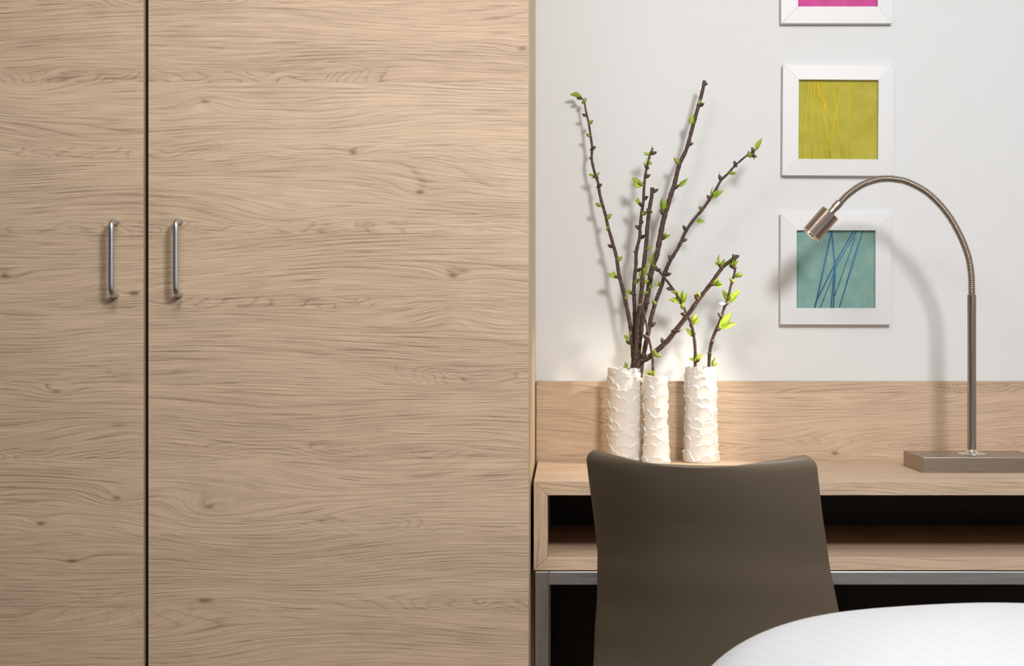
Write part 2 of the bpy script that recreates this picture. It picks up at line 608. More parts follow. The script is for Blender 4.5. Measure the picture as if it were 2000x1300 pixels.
# ------------------------------------------------------------------ picture frames
def picture(name, x0, x1, y0, y1, ax0, ax1, ay0, ay1, art, thread, lines, label, rot):
    """pixel boxes: outer edge of the frame, and the opening"""
    th = .017
    Yf = Y_WALL - th
    A, B = P(x0, y0, Yf), P(x1, y1, Yf)
    a, b = P(ax0, ay0, Yf), P(ax1, ay1, Yf)
    c = (A + B) / 2
    root = thing(name, (c.x, Y_WALL - .001, c.z), label, 'picture', 'small square pictures in a column on the wall')
    L, Rr, Tt, Bb = A.x - c.x, B.x - c.x, A.z - c.z, B.z - c.z
    l, r, t, d = a.x - c.x, b.x - c.x, a.z - c.z, b.z - c.z
    y0_, y1_ = -th + .001, 0.0

    def piece(q):
        # q: outer corner, inner corner, inner corner, outer corner
        bm = bmesh.new()
        lip = .0012
        f0 = [bm.verts.new((p[0], y0_ + (0.0014 if i in (0, 3) else 0), p[1])) for i, p in enumerate(q)]
        f1 = [bm.verts.new((p[0], y1_, p[1])) for p in q]
        bm.faces.new(f0)
        bm.faces.new(f1[::-1])
        for i in range(4):
            bm.faces.new((f0[i], f1[i], f1[(i + 1) % 4], f0[(i + 1) % 4]))
        bmesh.ops.recalc_face_normals(bm, faces=bm.faces)
        bmesh.ops.bevel(bm, geom=list(bm.edges), offset=.0006, segments=2, affect='EDGES', profile=.5)
        from_bm('moulding', bm, M_FRAME, root, local=True)

    piece([(L, Tt), (l, t), (r, t), (Rr, Tt)])
    piece([(Rr, Bb), (r, d), (l, d), (L, Bb)])
    piece([(L, Bb), (l, d), (l, t), (L, Tt)])
    piece([(Rr, Tt), (r, t), (r, d), (Rr, Bb)])
    ya = -.0065
    bm = bmesh.new()
    bm_box(bm, l - .002, r + .002, ya, ya + .003, d - .002, t + .002)
    from_bm('artwork', bm, art, root, local=True)
    V, Fc = [], []
    for ln in lines:
        wd = ln[0]
        pts = [Vector((l + (r - l) * p[0], ya - wd * .4, t + (d - t) * p[1])) for p in ln[1:]]
        v, f = tube_data(pts, lambda i, q: wd, 6)
        o = len(V)
        V += v
        Fc += [tuple(i + o for i in fc) for fc in f]
    from_py('threads', V, Fc, thread, root, True, True)
    root.rotation_euler = (0, R(rot), 0)
    return root


def nl(bx, by, bw, bh, wd, *pts):
    return (wd,) + tuple(((p[0] - bx) / bw, (p[1] - by) / bh) for p in pts)


ly = lambda wd, *p: nl(217, 562, 563, 558, wd, *p)
YL = [ly(.0008, (296, 562), (247, 1120)), ly(.0008, (306, 562), (322, 1120)), ly(.0007, (334, 562), (313, 1120)),
      ly(.0007, (362, 562), (362, 1120)), ly(.0009, (338, 562), (562, 1120)), ly(.0009, (352, 562), (457, 1120)),
      ly(.0007, (412, 562), (412, 1120)), ly(.0008, (456, 562), (534, 1120)), ly(.0009, (528, 562), (424, 1120)),
      ly(.0009, (579, 562), (584, 1120)), ly(.0007, (384, 562), (448, 1120))]
lt = lambda wd, *p: nl(193, 510, 527, 520, wd, *p)
TL = [lt(.0017, (432, 510), (320, 1030)), lt(.0016, (432, 510), (455, 765), (444, 1030)), lt(.0015, (580, 510), (452, 735), (322, 1000)),
      lt(.0010, (602, 510), (470, 735), (355, 1030)), lt(.0012, (642, 510), (485, 1022)), lt(.0010, (588, 560), (452, 950)),
      lt(.0014, (450, 740), (428, 1030)), lt(.0008, (610, 600), (530, 860))]
lp = lambda wd, *p: nl(213, -520, 563, 563, wd, *p)
PL = [lp(.0006, (360, -520), (379, 43)), lp(.0006, (300, -520), (458, 43)), lp(.0006, (520, -520), (440, 43)), lp(.0006, (420, -520), (506, 43)),
      lp(.0006, (600, -520), (532, 43)), lp(.0006, (680, -520), (608, 43)), lp(.0006, (630, -520), (640, 43)), lp(.0006, (722, -520), (728, 43))]
picture('framed_picture', 1526, 1743.5, -171, 45, 1559, 1714.5, -143, 12.5, M_ART_P, M_THR_P, PL,
        'top picture, magenta cloth with pale threads in a white frame', 0)
picture('framed_picture', 1529, 1746, 126, 342.5, 1560, 1715.5, 155.5, 310.5, M_ART_Y, M_THR_Y, YL,
        'middle picture, mustard yellow cloth with yellow threads in a white frame', .35)
picture('framed_picture', 1525, 1741, 418, 633.5, 1556, 1710, 449.5, 601.5, M_ART_T, M_THR_B, TL,
        'lowest picture, teal cloth with blue threads in a white frame behind the lamp', .1)

# ------------------------------------------------------------------ desk lamp
YL_ = 2.84
bx0 = .7186
pole = P(1898, 600, YL_)
bx1 = 2 * pole.x - bx0
lamp = thing('desk_lamp', (pole.x, YL_, Z_DESK), 'brushed nickel gooseneck desk lamp on a flat slab base, bent towards the vases', 'lamp')
hb = .0307
box('base', bx0, bx1, 2.760, 2.920, Z_DESK, Z_DESK + hb, M_NICKEL, lamp, .0008)
zb = Z_DESK + hb
lathe('flange', [(.0295, 0), (.0295, .0012), (.028, .0022), (.016, .0035), (.011, .006), (.0095, .009)], (pole.x, YL_, zb), M_CHROME, lamp, 40)
zj = P(1898, 608, YL_).z
zc_ = P(1898, 575, YL_).z
lathe('pole', [(.0088, 0), (.0088, zj - zb - .0006), (.0084, zj - zb)], (pole.x, YL_, zb), M_NICKELV, lamp, 32)
lathe('collar', [(.0084, 0), (.0089, .0006), (.0089, zc_ - zj - .001), (.0080, zc_ - zj)], (pole.x, YL_, zj), M_NICKELV, lamp, 32)
arc = [(1898, 576), (1897.6, 556), (1896.6, 533.8), (1893.5, 512), (1888.2, 492), (1875.5, 460.5), (1855, 424), (1830, 393.5), (1804, 371.5), (1771.8, 355.3),
       (1752, 350.6), (1733.8, 349), (1718, 350), (1704.6, 353.2), (1689, 358.6), (1675, 366), (1655, 381), (1639.7, 397), (1632, 406)]
gp = spline([P(a, b, YL_) for a, b in arc], .0011)
tube('gooseneck', gp, lambda i, t: .0067 + .0011 * math.cos(i * math.pi / 2), M_NICKELV, lamp, 18)
h0, h1 = P(1622, 415.3, YL_), P(1583.4, 460, YL_)
ax = ((h1 - h0).normalized() + Vector((0, .10, 0))).normalized()
n0 = P(1640, 395.5, YL_)
lathe('neck_socket', [(.0075, 0), (.0086, .0008), (.0086, .0150), (.0075, .0130), (.0075, (h0 - n0).length + .002)], n0, M_NICKELV, lamp, 28, h0 - n0)
hl = (h1 - h0).length
hr = .0209
M_HEAD = brushed('brushed_nickel_head', (.40, .325, .275), .30, 'z')
lathe('lamp_head', [(.001, 0), (hr - .0008, 0), (hr, .0008), (hr, hl - .004), (hr - .0025, hl - .004), (hr - .0025, hl - .016), (.001, hl - .016)], h0, M_HEAD, lamp, 48, ax, cap=False)
lathe('rim', [(hr - .003, hl - .0036), (hr - .0002, hl - .0036), (hr, hl - .001), (hr - .0005, hl), (hr - .003, hl), (hr - .003, hl - .0036)], h0, M_CHROME, lamp, 48, ax, cap=False)
tb = NT('lit_lamp_glass')
tb.set((.9, .85, .75), .3, **{'Emission Color': (1.0, .86, .62, 1), 'Emission Strength': 5.0})
lathe('bulb_glass', [(.001, 0), (hr - .0032, 0), (hr - .0032, .002), (.001, .003)], h0 + ax * (hl - .010), tb.m, lamp, 32, ax, cap=False)
sl = bpy.data.lights.new('lamp_bulb', 'SPOT')
sl.energy = 12.0
sl.color = (1.0, .93, .76)
sl.spot_size = R(74)
sl.spot_blend = .8
sl.shadow_soft_size = .012
so = bpy.data.objects.new('lamp_bulb', sl)
COL.objects.link(so)
so.parent = lamp
so.location = (h0 + ax * (hl - .003)) - lamp.location
so.rotation_euler = ax.to_track_quat('-Z', 'Y').to_euler()

# ------------------------------------------------------------------ vases
def vase(px_c, Y, r_top, r_bot, H, seed, label, R0):
    rng = random.Random(seed)
    X = (px_c - VX) / F * Y
    nt, nz = 220, 210
    th = np.linspace(0, 2 * np.pi, nt, endpoint=False)
    zz = np.linspace(0, H, nz)
    TH, ZZ = np.meshgrid(th, zz)
    rad = r_bot + (r_top - r_bot) * np.clip((ZZ / H - .04) / .35, 0, 1)
    hgt = np.zeros_like(TH)
    rows = int(round(H / (R0 * 1.42)))
    rm = (r_top + r_bot) / 2
    ncol = max(6, int(round(2 * math.pi * rm / (R0 * 1.6))))
    rimcut = np.full(nt, 0.0)
    for j in range(rows + 1, -2, -1):
        for i in range(ncol):
            tc = (i + (j % 2) * .5 + rng.uniform(-.28, .28)) * 2 * math.pi / ncol + .28 * j
            zc = (j - .1 + rng.uniform(-.42, .42)) * H / (rows - .2)
            rr = R0 * rng.uniform(.95, 1.35)
            dt = (TH - tc + np.pi) % (2 * np.pi) - np.pi
            dx = dt * rm
            dz = ZZ - zc
            dx, dz = dx * .91 - dz * .41, dz * .91 + dx * .41
            q = (dx / rr) ** 2 + (dz / (rr * 1.05)) ** 2
            ins = q < 1
            # dished petal, proud along its upper rim, buried at its foot
            pr = .0046 * (.5 + .5 * np.clip(dz / rr, -1, 1) + .18 * (dx / rr)) * (.42 + .58 * q)
            pr = pr * np.clip((1 - q) / .07, 0, 1) ** .5 + rng.uniform(-.0002, .0003)
            hgt = np.where(ins, np.maximum(hgt * .28 + 0, pr), hgt)
    # scalloped mouth
    sc = np.zeros(nt)
    nn = ncol
    for i in range(nn):
        tc = (i + rng.uniform(-.2, .2)) * 2 * math.pi / nn
        dt = ((th - tc + np.pi) % (2 * np.pi) - np.pi) * r_top
        hw = math.pi * r_top / nn * 1.12
        sc = np.maximum(sc, np.sqrt(np.clip(1 - (dt / hw) ** 2, 0, 1)) * rng.uniform(.75, 1.1))
    drop = (1 - sc) * .0065
    ZW = ZZ - drop[None, :] * np.clip((ZZ / H - .9) / .1, 0, 1)
    hgt = hgt + (.0020 - hgt) * np.clip((ZZ / H - .93) / .05, 0, 1)
    RR = rad + hgt - .0022
    # worn, rounded foot
    RR = RR - .0015 * np.clip(1 - ZZ / .003, 0, 1)
    wall = .0032
    VX_ = [((RR * np.cos(TH)).ravel(), (RR * np.sin(TH)).ravel(), ZW.ravel())]
    iz = np.array([1.0, .97, .8, .5, .2, .04])
    verts = np.stack(VX_[0], 1)
    inner = []
    for k in iz:
        zrow = (H - drop) * k if k > .9 else np.full(nt, H * k)
        ri = (r_bot + (r_top - r_bot) * min(1, max(0, (k - .04) / .35))) - wall
        inner.append(np.stack([ri * np.cos(th), ri * np.sin(th), zrow], 1))
    verts = np.concatenate([verts] + inner)
    f = []
    tot = nz + len(iz)
    for j in range(tot - 1):
        for i in range(nt):
            k = (i + 1) % nt
            f.append((j * nt + i, j * nt + k, (j + 1) * nt + k, (j + 1) * nt + i))
    f.append(tuple((tot - 1) * nt + i for i in range(nt)))
    f.append(tuple(range(nt))[::-1])
    o = from_py('vase', verts, f, M_CERAMIC, None, True)
    smooth_by_angle(o, 75)
    o.location = (X, Y, Z_DESK)
    tag(o, label, 'vase', 'white scaly vases on the desk')
    return (X, Y)


VA = vase(1220.5, 2.985, .0375, .0368, .205, 4, 'left and widest white vase, full of tall brown branches', .0138)
VB = vase(1281, 2.945, .0255, .0305, .190, 8, 'narrow low white vase in the middle, beside the widest one', .0150)
VC = vase(1369.3, 2.995, .0350, .0390, .207, 15, 'white vase standing apart on the right with two thin leafy twigs', .0142)

# ------------------------------------------------------------------ branches
def z1(x, y): return (1080 + x / 4.334, 130 + y / 4.334)
def z2(x, y): return (1140 + x / 3.8235, 400 + y / 3.8235)


def leaf_mesh():
    """a young leaf along +X, one unit long, folded along its midrib"""
    v, f = [], []
    n = 9
    for i in range(n):
        t = i / (n - 1)
        wd = .24 * math.sin(math.pi * min(1, t * .96 + .04) ** .85) + .012 * (1 - t)
        bend = .10 * math.sin(t * 3)
        v += [(t, -wd, bend + wd * .45), (t, -wd * .5, bend + wd * .16), (t, 0, bend), (t, wd * .5, bend + wd * .16), (t, wd, bend + wd * .45)]
    for i in range(n - 1):
        for k in range(4):
            a = i * 5 + k
            f.append((a, a + 1, a + 6, a + 5))
    m = len(v)
    v += [(p[0], p[1], p[2] - .035) for p in v]
    f += [tuple(m + q for q in fc[::-1]) for fc in f]
    rim = [i * 5 for i in range(n)] + [(n - 1) * 5 + k for k in range(1, 5)] + [i * 5 + 4 for i in range(n - 2, -1, -1)] + [k for k in (3, 2, 1)]
    for a, b in zip(rim, rim[1:] + rim[:1]): f.append((b, a, a + m, b + m))
    return v, f


def bud_mesh():
    prof = [(.02, -.15), (.22, -.05), (.33, .15), (.40, .38), (.36, .60), (.22, .82), (.03, 1.0)]
    v, f = lathe_data(prof, 8)
    # scales: a twist of the outline
    v = [(a * (1 + .12 * math.cos(3 * math.atan2(b, a) + 5 * c)), b * (1 + .12 * math.cos(3 * math.atan2(b, a) + 5 * c)), c) for a, b, c in v]
    return [(c, a, b) for a, b, c in v], f


def shared(name, data, mat):
    me = bpy.data.meshes.new(name)
    me.from_pydata(data[0], [], data[1])
    me.materials.append(mat)
    me.update()
    me.polygons.foreach_set('use_smooth', [True] * len(me.polygons))
    return me


ME_LEAF = shared('leaf', leaf_mesh(), M_LEAF)
ME_LEAFY = shared('leaf_yellow', leaf_mesh(), M_LEAFY)
ME_BUDG = shared('bud_green', bud_mesh(), M_BUDG)
ME_BUDB = shared('bud_brown', bud_mesh(), M_BUDB)
rb = random.Random(11)


def place(name, me, a, b, thick, parent, roll):
    """stretch a unit mesh along +X from a to b"""
    d = b - a
    L = d.length
    xq = d.to_track_quat('X', 'Z')
    o = bpy.data.objects.new(name, me)
    COL.objects.link(o)
    o.parent = parent
    o.rotation_mode = 'QUATERNION'
    from mathutils import Quaternion
    o.rotation_quaternion = xq @ Quaternion((1, 0, 0), roll)
    o.location = a - parent.location
    o.scale = (L, thick, thick)
    return o


def branch(pts, Y0, Y1, widths, vs, foot, label, leaves=(), buds=(), yoff=0.0, group='twigs'):
    """pts: pixels, tip first; Y1 distance at the tip, Y0 at the vase mouth; widths in pixels tip -> mouth"""
    n = len(pts)
    ln = [0]
    for i in range(1, n): ln.append(ln[-1] + math.hypot(pts[i][0] - pts[i - 1][0], pts[i][1] - pts[i - 1][1]))
    W = [P(p[0], p[1], Y1 + (Y0 - Y1) * (l / ln[-1])) for p, l in zip(pts, ln)]
    base = Vector((vs[0] + foot[0], vs[1] + foot[1], Z_DESK + .012))
    mid = W[-1].lerp(base, .4)
    allp = W + [mid, base]
    sp = spline(allp, .0042)
    root = thing('branch', base, label, 'branch', group)
    m = len(sp)
    tot = sum((sp[i + 1] - sp[i]).length for i in range(m - 1))
    above = sum((W[i + 1] - W[i]).length for i in range(len(W) - 1)) / tot
    k = Y0 / F / 2 * 1.07

    def rad(i, t):
        q = min(1, t / above) * (len(widths) - 1)
        j = min(int(q), len(widths) - 2)
        wpx = widths[j] + (widths[j + 1] - widths[j]) * (q - j)
        return wpx * k * (1 + .10 * math.sin(i * 1.3) * math.sin(i * .37 + len(pts)))
    tube('stem', sp, rad, M_BARK, root, 9)

    def near(p):
        best, bi = 1e9, 0
        for i in range(n - 1):
            ax_, ay_ = pts[i]
            bx_, by_ = pts[i + 1]
            dx, dy = bx_ - ax_, by_ - ay_
            t = max(0, min(1, ((p[0] - ax_) * dx + (p[1] - ay_) * dy) / (dx * dx + dy * dy)))
            q = (ax_ + dx * t, ay_ + dy * t)
            d = math.hypot(p[0] - q[0], p[1] - q[1])
            if d < best: best, bi, bq, l = d, i, q, ln[i] + (ln[i + 1] - ln[i]) * t
        return bq, Y1 + (Y0 - Y1) * (l / ln[-1])

    for (a, b, *o) in leaves:
        kind = o[0] if o else 0
        wd = o[1] if len(o) > 1 else .9
        q, Y = near(a)
        aa = P(a[0], a[1], Y)
        bb = P(b[0], b[1], Y - rb.uniform(.000, .008))
        L = (bb - aa).length
        place('leaf', ME_LEAFY if kind else ME_LEAF, aa, bb, L * wd, root, rb.uniform(-.5, .5) + math.pi / 2 * (1 if rb.random() < .8 else .6))
    for (c, g_, *o) in buds:
        size = o[0] if o else 1.0
        q, Y = near(c)
        d = (c[0] - q[0], c[1] - q[1])
        l = math.hypot(*d)
        if l < 1:
            d, l = (.4, -.9), 1
        # the bud grows outwards and upwards from its stem
        ux, uy = d[0] / l * .8, d[1] / l * .8 - .55
        nl_ = math.hypot(ux, uy)
        ux, uy = ux / nl_, uy / nl_
        S_ = 11.0 * size
        a = P(c[0] - ux * S_ * .62, c[1] - uy * S_ * .62, Y - .0005)
        b = P(c[0] + ux * S_ * .5, c[1] + uy * S_ * .5, Y - .003)
        place('bud', ME_BUDG if g_ else ME_BUDB, a, b, (b - a).length * .78, root, rb.uniform(0, 6))
    return root


GA = 'cut branches in the widest vase'
GC = 'leafy twigs in the right vase'
L1 = lambda ax_, ay_, bx_, by_, *o: (z1(ax_, ay_), z1(bx_, by_)) + o
L2 = lambda ax_, ay_, bx_, by_, *o: (z2(ax_, ay_), z2(bx_, by_)) + o
b1 = lambda x, y, g_=0, *o: (z1(x, y), g_) + o
b2 = lambda x, y, g_=0, *o: (z2(x, y), g_) + o

branch([(1133, 188), (1141, 199), (1144.6, 217.7), (1150, 241), (1154, 268), (1156.6, 289), (1155.7, 310), (1161, 335), (1168, 356), (1172, 381.5), (1179, 407),
        (1183, 421), (1188, 444.5), (1195, 468), (1204, 502), (1209, 536), (1218.5, 572.6), (1225, 604), (1230, 630), (1233, 651), (1236, 688), (1236, 719)],
       2.975, 3.035, [3.2, 4.5, 5.5, 6, 7, 7.5, 8], VA, (-.010, .004), 'leftmost tall branch in the widest vase, leaning left towards the wardrobe',
       [L1(232, 248, 140, 237), L1(236, 250, 185, 212), L1(265, 310, 268, 272, 0, .7), L1(345, 925, 300, 912), L1(365, 925, 400, 893), L1(352, 935, 322, 950),
        L2(250, 538, 182, 510), L2(245, 540, 215, 492), L2(250, 545, 200, 530), L2(336, 1020, 305, 970, 0, 1.1), L2(330, 1210, 290, 1215), L2(328, 1215, 310, 1172), L2(330, 1200, 335, 1180)],
       [b1(215, 268, 0, .8), b1(268, 285, 1), b1(262, 408, 0, .8), b1(322, 468, 1), b1(293, 578, 1, .8), b1(345, 688), b1(355, 930, 0, .9), b1(318, 775, 0, .6), b1(398, 1005), b1(380, 1167, 1),
        b1(478, 1265, 1, 1.1), b2(180, 168, 1, .8), b2(197, 305), b2(272, 398, 1, 1.1), b2(245, 535, 0, .8), b2(316, 692, 1, .8), b2(345, 870, 0, .8), b2(352, 955, 1, .8), b2(332, 1025, 0)],
       group=GA)
branch([(1275, 289), (1270, 301), (1264.6, 321.5), (1260, 344.6), (1257.7, 370), (1256.5, 395), (1252.5, 421), (1250, 447), (1249.5, 463), (1243, 491.5), (1242, 518),
        (1239, 546), (1238, 573), (1239.4, 604), (1239.4, 635), (1238.9, 661), (1235.5, 719)],
       2.988, 2.985, [4, 5, 6, 6.5, 7, 7.5, 8], VA, (-.004, .012), 'slim branch with many leaves at its tip, second from the left in the widest vase',
       [L1(838, 725, 845, 665, 0, .8), L1(825, 730, 762, 725), L1(820, 740, 770, 745), L1(795, 825, 800, 768), L1(790, 830, 762, 808), L1(805, 830, 842, 815), L1(815, 800, 835, 838),
        L1(750, 1000, 664, 938), L1(750, 1010, 668, 990), L1(745, 1000, 742, 950), L1(748, 1165, 695, 1120), L1(745, 1160, 715, 1105, 0, 1.1),
        L2(360, 660, 308, 640), L2(360, 662, 330, 625), L2(360, 665, 315, 655)],
       [b1(858, 730), b1(788, 845, 0, .9), b1(805, 925), b1(740, 985, 1), b1(788, 1110), b1(742, 1165), b1(778, 1238, 1), b2(458, 60, 1), b2(436, 130, 0, .8), b2(400, 165), b2(444, 235),
        b2(384, 352, 0, .7), b2(415, 482), b2(402, 565, 1, 1.1), b2(365, 660)],
       group=GA)
branch([(1274, 366), (1272.7, 384), (1269, 405), (1267, 421), (1264, 447), (1263, 468), (1259, 504.6), (1255, 536), (1254, 562), (1251, 588), (1247, 614.5), (1244.6, 643), (1242.5, 677), (1240.7, 719)],
       2.968, 2.955, [7, 7.5, 8, 8.5, 9], VA, (.004, -.012), 'straight short branch with a blunt cut top, third from the left in the widest vase',
       [L2(432, 560, 470, 450, 0, .8), L2(430, 555, 490, 448, 0, .7), L2(430, 550, 432, 480), L2(495, 320, 470, 312, 0, .8)],
       [b1(872, 1048), b1(808, 1215), b2(486, 40), b2(495, 318, 1, 1.1), b2(470, 570, 1), b2(462, 655, 1), b2(426, 740, 1, .8), b2(480, 735, 0, .8)],
       group=GA)
branch([(1376, 157.7), (1370.7, 183), (1360, 222), (1351, 254.6), (1340.7, 291.5), (1327, 321.5), (1317.7, 358), (1308, 388), (1303, 405), (1295.6, 431), (1289, 465), (1282.5, 497),
        (1273.4, 525.5), (1268, 557), (1261.6, 591), (1255, 622), (1251, 648.5), (1247, 682.5), (1246, 719)],
       2.980, 3.010, [6.5, 7, 7.5, 9, 10, 10, 10.5, 11], VA, (.006, .004), 'tallest and thickest branch with a blunt cut top, in the widest vase',
       [L1(1175, 498, 1185, 395, 0, .8), L1(1172, 490, 1152, 435), L1(1240, 300, 1238, 278), L1(1060, 1012, 1143, 945, 0, .7), L1(1060, 1015, 1112, 985), L1(928, 1222, 935, 1105, 0, .8),
        L1(930, 1220, 962, 1120, 0, .7), L1(925, 1215, 918, 1110, 0, .6), L1(1045, 800, 1022, 765), L1(1048, 795, 1062, 775),
        L2(595, 248, 650, 222), L2(595, 240, 620, 210, 0, 1.1), L2(546, 468, 485, 390, 0, .8), L2(545, 465, 518, 345, 0, .7), L2(540, 375, 545, 322), L2(548, 380, 575, 370)],
       [b1(1242, 298, 1), b1(1262, 322), b1(1298, 148, 0, .7), b1(1168, 655), b1(1045, 795, 1, 1.2), b1(1045, 1015, 0, 1.2), b1(925, 1232, 0, 1.2), b2(600, 245, 0), b2(553, 378, 0, .9), b2(500, 610, 1, 1.2),
        b2(588, 45, 0, 1.0), b2(485, 520, 0, .8)],
       group=GA)
branch([(1474.6, 294), (1458, 304), (1435, 324), (1421.5, 339), (1407.6, 352.7), (1398, 370), (1384.6, 390.7), (1371, 410), (1357, 426), (1339, 452), (1325.7, 481), (1307, 512.5), (1298, 536),
        (1291.7, 559.5), (1282.5, 583), (1274.7, 609), (1269.5, 630), (1266, 648.5), (1259, 682.5), (1252, 719)],
       2.972, 2.955, [3, 4.5, 5.5, 6, 7, 7.5, 8.5, 9.5], VA, (.010, -.006), 'long curving branch leaning right, its tip nearest the mustard picture',
       [L1(1715, 712, 1772, 603, 0, .75), L1(1345, 1112, 1355, 1012, 0, .7), L1(1345, 1115, 1445, 1052, 0, .8), L1(1345, 1115, 1395, 1100), L1(1350, 1100, 1400, 1040, 0, .7), L1(1412, 940, 1412, 885), L1(1695, 770, 1708, 798),
        L1(1510, 905, 1556, 900), L2(840, 122, 905, 128), L2(845, 118, 880, 105, 0, 1.1), L2(568, 605, 528, 568, 0, 1), L2(572, 605, 600, 565, 0, 1), L2(570, 600, 565, 560),
        L2(522, 745, 520, 702, 0, .9)],
       [b1(1690, 702), b1(1660, 735, 1, 1.1), b1(1705, 757), b1(1540, 818), b1(1522, 900, 1), b1(1412, 935, 0), b1(1315, 1105, 0), b1(1245, 1197, 1, .8), b2(870, 22, 0, .8), b2(752, 170), b2(755, 263), b2(720, 300, 0, .7),
        b2(642, 390), b2(636, 517), b2(602, 508), b2(572, 598, 0, .7), b2(520, 890, 0, 1.2), b2(450, 1090, 0, .8), b2(525, 725, 1)],
       group=GA)
branch([(1437, 501), (1425, 510), (1412, 521), (1399, 538.6), (1386, 557), (1367.5, 580.5), (1349, 606.6), (1323, 640.6), (1302, 667), (1278.6, 687.7), (1263, 701), (1245, 713)],
       2.962, 2.900, [6.5, 7, 8, 8.5, 9, 9.5, 9], VA, (-.016, -.004), 'thick low branch slanting right at forty-five degrees over the right vase',
       [L2(1022, 455, 1012, 368), L2(1025, 455, 1055, 402), L2(1018, 455, 978, 425), L2(1015, 450, 985, 440), L2(1115, 465, 1085, 405, 0, 1), L2(1115, 465, 1120, 392, 0, .9), L2(1118, 465, 1155, 412, 0, 1),
        L2(1110, 470, 1080, 445), L2(1115, 440, 1140, 372), L2(975, 592, 1008, 543), L2(975, 595, 1048, 595), L2(980, 590, 1030, 575), L2(852, 690, 862, 648), L2(545, 1105, 575, 1130, 1, 1.1), L2(535, 1100, 525, 1082, 1)],
       [b2(1022, 458, 0, 1.0), b2(1142, 388, 0, 1.2), b2(1120, 385, 0), b2(1125, 462, 0, 1.2), b2(970, 592, 0), b2(842, 688, 0, 1.2), b2(858, 668, 1), b2(690, 940, 0, 1.2), b2(708, 938, 0), b2(588, 1012, 0, 1.1), b2(535, 1095, 1, 1.2), b2(558, 1122, 1, 1.2), b2(470, 1130)],
       group=GA)
branch([(1281, 520), (1286.5, 528), (1297, 541), (1307, 554), (1320.5, 572.6), (1332, 593.5), (1341, 612), (1350.5, 633), (1356, 661.5), (1358, 688), (1358, 716)],
       2.995, 2.940, [3.5, 4.5, 5, 5.5, 6], VC, (.004, .004), 'thin twig in the right vase leaning left across the thick low branch',
       [L2(735, 745, 698, 640, 0, .8), L2(735, 745, 742, 632, 0, .7), L2(738, 745, 768, 645, 0, .6), L2(720, 722, 633, 706, 0, .8), L2(722, 725, 660, 695), L2(805, 882, 848, 812, 1, .9), L2(808, 882, 870, 850, 1, .9),
        L2(808, 885, 840, 882, 1), L2(810, 870, 825, 820, 1), L2(820, 978, 762, 920, 1, .9), L2(822, 975, 810, 925, 1, .9), L2(820, 980, 785, 950, 1), L2(838, 1160, 785, 1140, 1, .9), L2(838, 1160, 825, 1112, 1, 1), L2(838, 1160, 880, 1105, 1, 1),
        L2(845, 1160, 892, 1135, 1, 1), L2(840, 1170, 845, 1125, 1, 1), L2(545, 475, 510, 440, 0, .6)],
       [b2(545, 482), b2(636, 625), b2(672, 648, 1, .9), b2(738, 745, 1), b2(744, 815, 0, 1.1), b2(805, 885, 0), b2(826, 965, 0, .8), b2(855, 1160, 0, .8)],
       group=GC)
tw = branch([(1435.5, 504.6), (1436, 523), (1433, 538.6), (1427.7, 557), (1421, 586), (1414.6, 601), (1407, 625), (1399, 643), (1391, 664), (1386, 690), (1384.5, 717)],
       2.992, 2.945, [3.5, 4.5, 5, 5.5, 6.5, 6], VC, (.006, -.004), 'thin upright twig at the right of the right vase with broad leaves',
       [L2(1080, 725, 1033, 628, 0, .75), L2(1080, 725, 1172, 632, 0, .8), L2(1082, 728, 1138, 706), L2(1080, 722, 1090, 645), L2(1018, 922, 1100, 800, 0, .85), L2(1018, 922, 1145, 880, 0, .6), L2(1018, 925, 1060, 905), L2(962, 1218, 990, 1132, 1, .8),
        L2(965, 1215, 998, 1170, 1, .8)],
       [b2(1160, 520, 1, 1.2), b2(1178, 525, 1, .8), b2(1104, 560, 1), b2(1070, 735, 0), b2(1015, 820), b2(1010, 925, 0), b2(958, 1018, 0), b2(935, 1110, 0, .7)],
       group=GC)
pa, pb = P(*z2(1062, 738), 2.955), P(*z2(1010, 735), 2.950)
place('petal', shared('petal', leaf_mesh(), M_PETAL), pa, pb, .012, tw, 1.5)
branch([(1253, 588), (1256, 604), (1259, 617), (1263, 635), (1267, 659), (1271, 677), (1274.7, 701), (1275.5, 722)],
       2.942, 2.935, [3, 4, 4.5, 5], VB, (.002, 0), 'thin short twig standing in the narrow low vase',
       [L2(505, 1270, 462, 1250, 1, .9), L2(505, 1270, 485, 1232, 1, 1), L2(510, 1272, 535, 1235, 1, 1), L2(512, 1270, 538, 1255, 1, 1), L2(508, 1270, 508, 1230, 1, 1)],
       [b2(458, 980, 0, 1.1), b2(495, 1255, 1, .9), b2(520, 1258, 1, .9)], group='twig in the narrow vase')

# ------------------------------------------------------------------ chair
chair = thing('chair', (.2035, 2.200, 0), 'taupe plastic shell chair pushed up to the desk, back to the viewer', 'chair', rz=R(-18))


